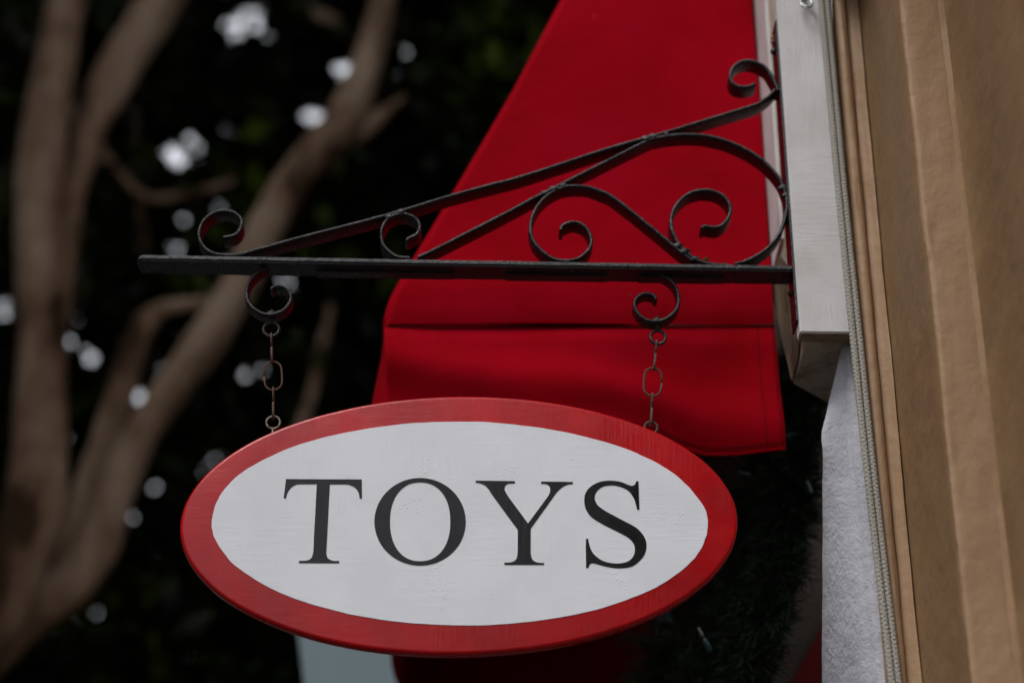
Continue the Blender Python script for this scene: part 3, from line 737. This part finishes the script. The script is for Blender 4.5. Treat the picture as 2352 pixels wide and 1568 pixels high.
# ------------------------------------------------------------------ garland under the awning
rnd = random.Random(4)
def garland(paths, label):
    g = empty('pine_garland', U(1760, 1200, 0.5), label, 'garland')
    mb = MB(); st = MB()
    for path, rad, dens in paths:
        P = catmull([U(x, y, Y) for x, y, Y in path], 8); st.add(*tube(P, 0.004, 6))
        for i in range(len(P) - 1):
            a, b = P[i], P[i + 1]; n = int((b - a).length * dens)
            ax = (b - a).normalized()
            for _ in range(n):
                c = a.lerp(b, rnd.random())
                d = Vector((rnd.gauss(0, 1), rnd.gauss(0, 1), rnd.gauss(0, 1))).normalized()
                tw = (d + ax * 0.5).normalized(); L = rad * (0.5 + 0.7 * rnd.random()); e = c + tw * L
                st.add(*tube([c, e], 0.0012, 4))
                nn = 16
                for q in range(nn):
                    t = 0.25 + 0.75 * q / nn; o_ = c.lerp(e, t)
                    nd = Vector((rnd.gauss(0, 1), rnd.gauss(0, 1), rnd.gauss(0, 1))).normalized()
                    nd = (nd * 0.8 + tw * 0.8).normalized(); l = 0.022 + 0.014 * rnd.random()
                    sd = nd.cross(Vector((rnd.random(), rnd.random(), rnd.random()))).normalized() * 0.0008
                    mb.add([o_ - sd, o_ + sd, o_ + nd * l + sd * 0.4, o_ + nd * l - sd * 0.4], [(0, 1, 2, 3)])
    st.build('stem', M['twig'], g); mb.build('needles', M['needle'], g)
garland([([(1848, 800, 0.60), (1838, 920, 0.56), (1825, 1040, 0.52), (1810, 1160, 0.50), (1785, 1290, 0.50), (1760, 1400, 0.50), (1715, 1530, 0.52), (1680, 1680, 0.56)], 0.060, 1700),
         ([(1710, 1085, 0.75), (1760, 1045, 0.70), (1820, 1000, 0.62)], 0.055, 600),
         ([(1790, 1130, 0.66), (1740, 1260, 0.64), (1700, 1390, 0.62), (1650, 1520, 0.60), (1610, 1650, 0.6)], 0.075, 1500),
         ([(1740, 1120, 0.80), (1680, 1300, 0.80), (1600, 1460, 0.80), (1520, 1580, 0.80), (1480, 1680, 0.80)], 0.11, 1500)],
        'dark green artificial pine garland hanging under the awning by the plaster pier')
def fairy(px, py, Y, dx, dz, label, lit=True):
    a = U(px, py, Y); t = empty('fairy_light', a, label, 'fairy light', 'fairy lights in the garland')
    d = Vector((dx, 0.0, dz)).normalized()
    v, f = tube([a, a + d * 0.005, a + d * 0.024, a + d * 0.026], [0.0035, 0.0045, 0.0055, 0.004], 10); mk('socket', v, f, M['teal'], t, True)
    if not lit: return
    v, f = tube([a, a - d * 0.008, a - d * 0.018, a - d * 0.023], [0.003, 0.0034, 0.0026, 0.0008], 10); mk('bulb', v, f, M['bulb'], t, True)
fairy(1617, 1466, 0.42, 0.4, -0.9, 'small bulb with teal socket low in the garland beside the sign rim')
fairy(1852, 1105, 0.44, 0.25, -1, 'teal bulb socket in the upper garland beside the plaster pier', False)
fairy(1725, 1092, 0.50, -1, 0.1, 'dark bulb socket lying level under the awning hem', False)
# ribbon streamer
A = UX(1890, 1446, XW - 0.01); v = []
for a, b, c, d in ((1905, 1405, 1945, 1440), (1862, 1487, 1905, 1530), (1816, 1572, 1862, 1600), (1765, 1668, 1812, 1700)):
    v += [U(a, b, 0.935), U(c, d, 0.935)]
o = mk('red_ribbon', v, [(0, 1, 3, 2), (2, 3, 5, 4), (4, 5, 7, 6)], M['ribbon']); tag(o, 'broad dark red ribbon slanting across the beige wall beside the garland', 'ribbon')
mo = o.modifiers.new('s', 'SOLIDIFY'); mo.thickness = 0.002

# ------------------------------------------------------------------ spider web
rnd = random.Random(8); m = MB()
for _ in range(150):
    x = rnd.gauss(585, 32); y = rnd.gauss(553, 22)
    if y > 583 or x < 505: continue
    if x > 600 and y > 578 - (x - 560) * 0.27: continue
    p = U(x, y, rnd.uniform(-0.012, 0.014)); r = rnd.uniform(0.0002, 0.0006)
    bm = bmesh.new(); bmesh.ops.create_icosphere(bm, subdivisions=1, radius=r)
    for q in bm.verts: q.co = q.co + p
    m.bm(bm)
for k in range(3):
    a = U(rnd.uniform(535, 556), rnd.uniform(505, 560), 0.0); b = U(rnd.uniform(575, 690), 582 - rnd.uniform(0, 30), 0.0); m.add(*tube([a, a.lerp(b, 0.5) - Vector((0, 0, 0.002)), b], 0.00012, 3))
o = m.build('spider_web', M['web']); tag(o, 'dusty spider web in the small scroll at the bracket tip', 'spider web')

# ------------------------------------------------------------------ pale blue bay
bay = empty('bay_window', (0.0, 3.4, 0), 'pale blue shop bay beyond the red awning, seen below the sign', 'bay window')
xl = U(712, 1568, 2.75).x; zt = U(712, 1330, 2.75).z; zl = U(712, 1568, 2.75).z
m = MB().box((xl, 2.75, 0), (XP + 0.1, 4.4, zl - 0.1), 0.01)
zs = zl - 0.1
xt = U(690, 1400, 2.75).x
v = [(xl, 2.75, zs), (XP + .1, 2.75, zs), (XP + .1, 4.4, zs), (xl, 4.4, zs), (xt - .03, 2.74, zt), (XP + .1, 2.74, zt), (XP + .1, 4.4, zt), (xt - .03, 4.4, zt)]
m.add(v, [(0, 1, 5, 4), (1, 2, 6, 5), (2, 3, 7, 6), (3, 0, 4, 7), (4, 5, 6, 7)])
m.build('wall', M['blue_wall'], bay)
o = MB().box((xl + 0.12, 2.735, 0.9), (XP - 0.1, 2.745, zl - 0.6)).build('window_pane', M['glass'], bay)

# ------------------------------------------------------------------ tree
GB = U(-120, 1700, 4.7)
tr = empty('street_tree', (GB.x, 4.7, 0), 'tall many-stemmed street tree with pale bark and dense dark leaves', 'tree')
def limb(name, pts, Y, parent=tr, k=1.0, dy=0.0):
    P = []; Rr = []
    raw = [(Vector(U(x, y, Y + dy * i)), r) for i, (x, y, r) in enumerate(pts)]
    P = catmull([p for p, r in raw], 6)
    for i in range(len(P)):
        t = i / 6; a = int(min(t, len(raw) - 2)); rr = raw[a][1] + (raw[a + 1][1] - raw[a][1]) * (t - a)
        kk = (P[i] - CAM).dot(FW) / F; Rr.append(rr * kk * k)
    def disp(i, a): return 1 + 0.16 * mnoise.noise(Vector((math.cos(a) * 1.2, math.sin(a) * 1.2, i * 0.18 + Y))) + 0.05 * mnoise.noise(Vector((math.cos(a) * 4, math.sin(a) * 4, i * 0.5)))
    v, f = tube(P, Rr, 20, disp=disp); return mk(name, v, f, M['bark'], parent, True)
base = [(GB.x - 0.1, 4.7, -0.15), (GB.x - 0.06, 4.7, 0.6), (GB.x, 4.7, 2.0), (GB.x + 0.05, 4.65, 3.4), (GB.x + 0.2, 4.6, 3.9)]
v, f = tube(catmull(base, 6), [0.55 - 0.010 * i for i in range(len(base) * 6 - 5)], 24, disp=lambda i, a: 1 + 0.12 * mnoise.noise(Vector((math.cos(a) * 1.5, math.sin(a) * 1.5, i * 0.1))))
mk('trunk', v, f, M['bark'], tr, True)
limb('limb', [(-190, 1720, 85), (-110, 1560, 80), (-20, 1410, 78), (48, 1270, 74), (88, 1130, 68), (92, 1000, 62), (95, 850, 58), (92, 700, 55), (86, 560, 52), (88, 430, 52), (105, 280, 50), (130, 120, 46), (158, -20, 44), (185, -200, 40), (240, -500, 32)], 4.35)
limb('limb', [(110, 860, 34), (128, 720, 34), (146, 560, 34), (165, 430, 38), (205, 300, 44), (262, 180, 50), (330, 60, 52), (400, -40, 44), (520, -220, 36), (700, -480, 26)], 4.55)
limb('limb', [(-140, 1640, 60), (-60, 1540, 56), (30, 1450, 52), (115, 1385, 50), (190, 1318, 52), (236, 1230, 50), (268, 1120, 44), (312, 1020, 44), (382, 910, 44), (462, 800, 46), (530, 690, 42), (578, 590, 44), (628, 490, 42), (690, 400, 44), (752, 330, 50), (800, 260, 44), (838, 160, 36), (866, 60, 32), (890, -60, 30), (940, -260, 26)], 4.75)
limb('limb', [(770, 335, 26), (830, 300, 24), (885, 258, 16), (930, 222, 7)], 4.8)
limb('limb', [(560, 640, 12), (500, 690, 14), (430, 700, 16), (360, 718, 22), (316, 775, 30), (290, 860, 34), (264, 950, 35), (228, 1050, 34), (192, 1150, 34), (150, 1250, 32), (100, 1340, 34), (20, 1420, 36)], 5.0)
limb('branch', [(150, 240, 14), (215, 325, 13), (275, 400, 13), (340, 455, 12), (440, 445, 10), (540, 415, 8)], 5.3)
limb('branch', [(480, 1180, 12), (600, 1090, 12), (690, 980, 13), (740, 800, 12), (760, 700, 9)], 5.5)
limb('branch', [(680, 20, 16), (745, 40, 18), (800, 75, 14), (850, 130, 9)], 5.4)
limb('branch', [(330, 590, 12), (318, 450, 12), (312, 300, 12), (300, 130, 10), (300, -60, 9)], 6.2)
# crown: leaves spread through two overlapping volumes, thinned where the sky shows through
holes = [(572, 28, 16), (545, 82, 18), (590, 62, 15), (552, 50, 14), (600, 30, 8), (512, 50, 6), (618, 88, 6),
         (777, 158, 15), (800, 156, 15), (787, 178, 9), (930, 120, 13), (916, 172, 8), (705, 268, 12), (740, 268, 14), (727, 272, 11),
         (402, 348, 18), (415, 372, 18), (392, 350, 14), (440, 318, 8), (456, 365, 8), (455, 340, 7), (518, 293, 7), (536, 304, 5), (428, 510, 12), (505, 478, 8),
         (398, 571, 13), (410, 578, 13), (8, 700, 13), (14, 722, 8), (148, 712, 7), (150, 782, 12), (206, 820, 12), (218, 822, 9), (180, 732, 5),
         (565, 860, 13), (314, 910, 14), (326, 908, 9), (288, 952, 6), (358, 1118, 13), (492, 1055, 10), (466, 1080, 8), (195, 1188, 15), (196, 1200, 8), (306, 1188, 7), (378, 850, 5), (663, 650, 10), (640, 640, 7), (150, 1000, 6), (605, 850, 4)]
def crown():
    rg = np.random.default_rng(11); pts = []
    vols = [((-1.6, 9.6, 8.4), (5.4, 4.6, 6.2), 240000), ((0.15, 8.8, 9.0), (0.9, 4.2, 5.2), 60000), ((-3.2, 3.4, 11.2), (4.6, 3.8, 2.3), 30000)]  # last volume is unseen canopy, added overhead for shade
    for c, r, n in vols:
        q = rg.normal(size=(n, 3)); q /= np.linalg.norm(q, axis=1)[:, None]; q *= rg.random(n)[:, None] ** (1 / 2.6)
        q = q * np.array(r) + np.array(c)
        k = np.sin(q[:, 0] * 2.1 + 1) * np.sin(q[:, 1] * 1.7) * np.sin(q[:, 2] * 2.3 + 2)
        q = q[rg.random(len(q)) < 0.85 + 0.3 * k]; pts.append(q)
    n = 14500; X = rg.uniform(-6.5, 0.3, n); Yq = rg.uniform(0.7, 7.5, n)
    zr = 1.6 + np.hypot(Yq + 3.05, X) * math.tan(R(38.2)) + 0.35
    pts.append(np.stack([X, Yq, zr + rg.random(n) * 2.0], 1))  # unseen leaves just above the view, added to keep light off the limbs
    n = 60000; q = rg.normal(size=(n, 3)); q /= np.linalg.norm(q, axis=1)[:, None]; q *= rg.random(n)[:, None] ** (1 / 2.6)
    q = q * np.array((3.2, 4.6, 3.6)) + np.array((-5.0, 0.8, 6.2))
    q = q[(q[:, 0] < -(q[:, 1] + 3.05) * 0.33 - 0.45) & (q[:, 0] < -1.6)]; pts.append(q)  # unseen leaf mass left of the view, added to block light from the street
    p = np.concatenate(pts); p = p[((p[:, 0] < 0.36) | ((p[:, 0] < XP + 0.1) & (p[:, 1] > 3.1))) & (p[:, 2] > 3.0)]
    # keep clear of the overlapped limbs' near side
    n = len(p); sz = rg.uniform(0.06, 0.10, n)
    rel = p - np.array(CAM)
    keep = np.ones(n, bool)
    for hx, hy, hr in holes:
        d = np.array(ray(hx, hy).normalized()); t = rel @ d; dist = np.linalg.norm(rel - t[:, None] * d, axis=1)
        rad = hr / F * 9.0
        keep &= ~(dist < rad * 0.9 + sz * 0.44)
    p = p[keep]; sz = sz[keep]; n = len(p)
    a = rg.normal(size=(n, 3)); a /= np.linalg.norm(a, axis=1)[:, None]
    b = rg.normal(size=(n, 3)); b[:, 2] *= 0.5; b -= (b * a).sum(1)[:, None] * a; b /= np.linalg.norm(b, axis=1)[:, None]
    L = sz[:, None]
    V = np.stack([p - a * L, p - b * L * 0.48 - a * L * 0.1, p + a * L, p + b * L * 0.48 - a * L * 0.1], 1).reshape(-1, 3)
    me = bpy.data.meshes.new('crown'); me.vertices.add(4 * n); me.vertices.foreach_set('co', V.ravel().astype(np.float32))
    me.loops.add(4 * n); me.loops.foreach_set('vertex_index', np.arange(4 * n, dtype=np.int32))
    me.polygons.add(n); me.polygons.foreach_set('loop_start', np.arange(0, 4 * n, 4, dtype=np.int32))
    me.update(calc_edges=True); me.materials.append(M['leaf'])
    o = bpy.data.objects.new('crown', me); C.objects.link(o); o.parent = tr; o.matrix_parent_inverse = Matrix.Translation(tr.location).inverted()
    print('leaves', n)
crown()
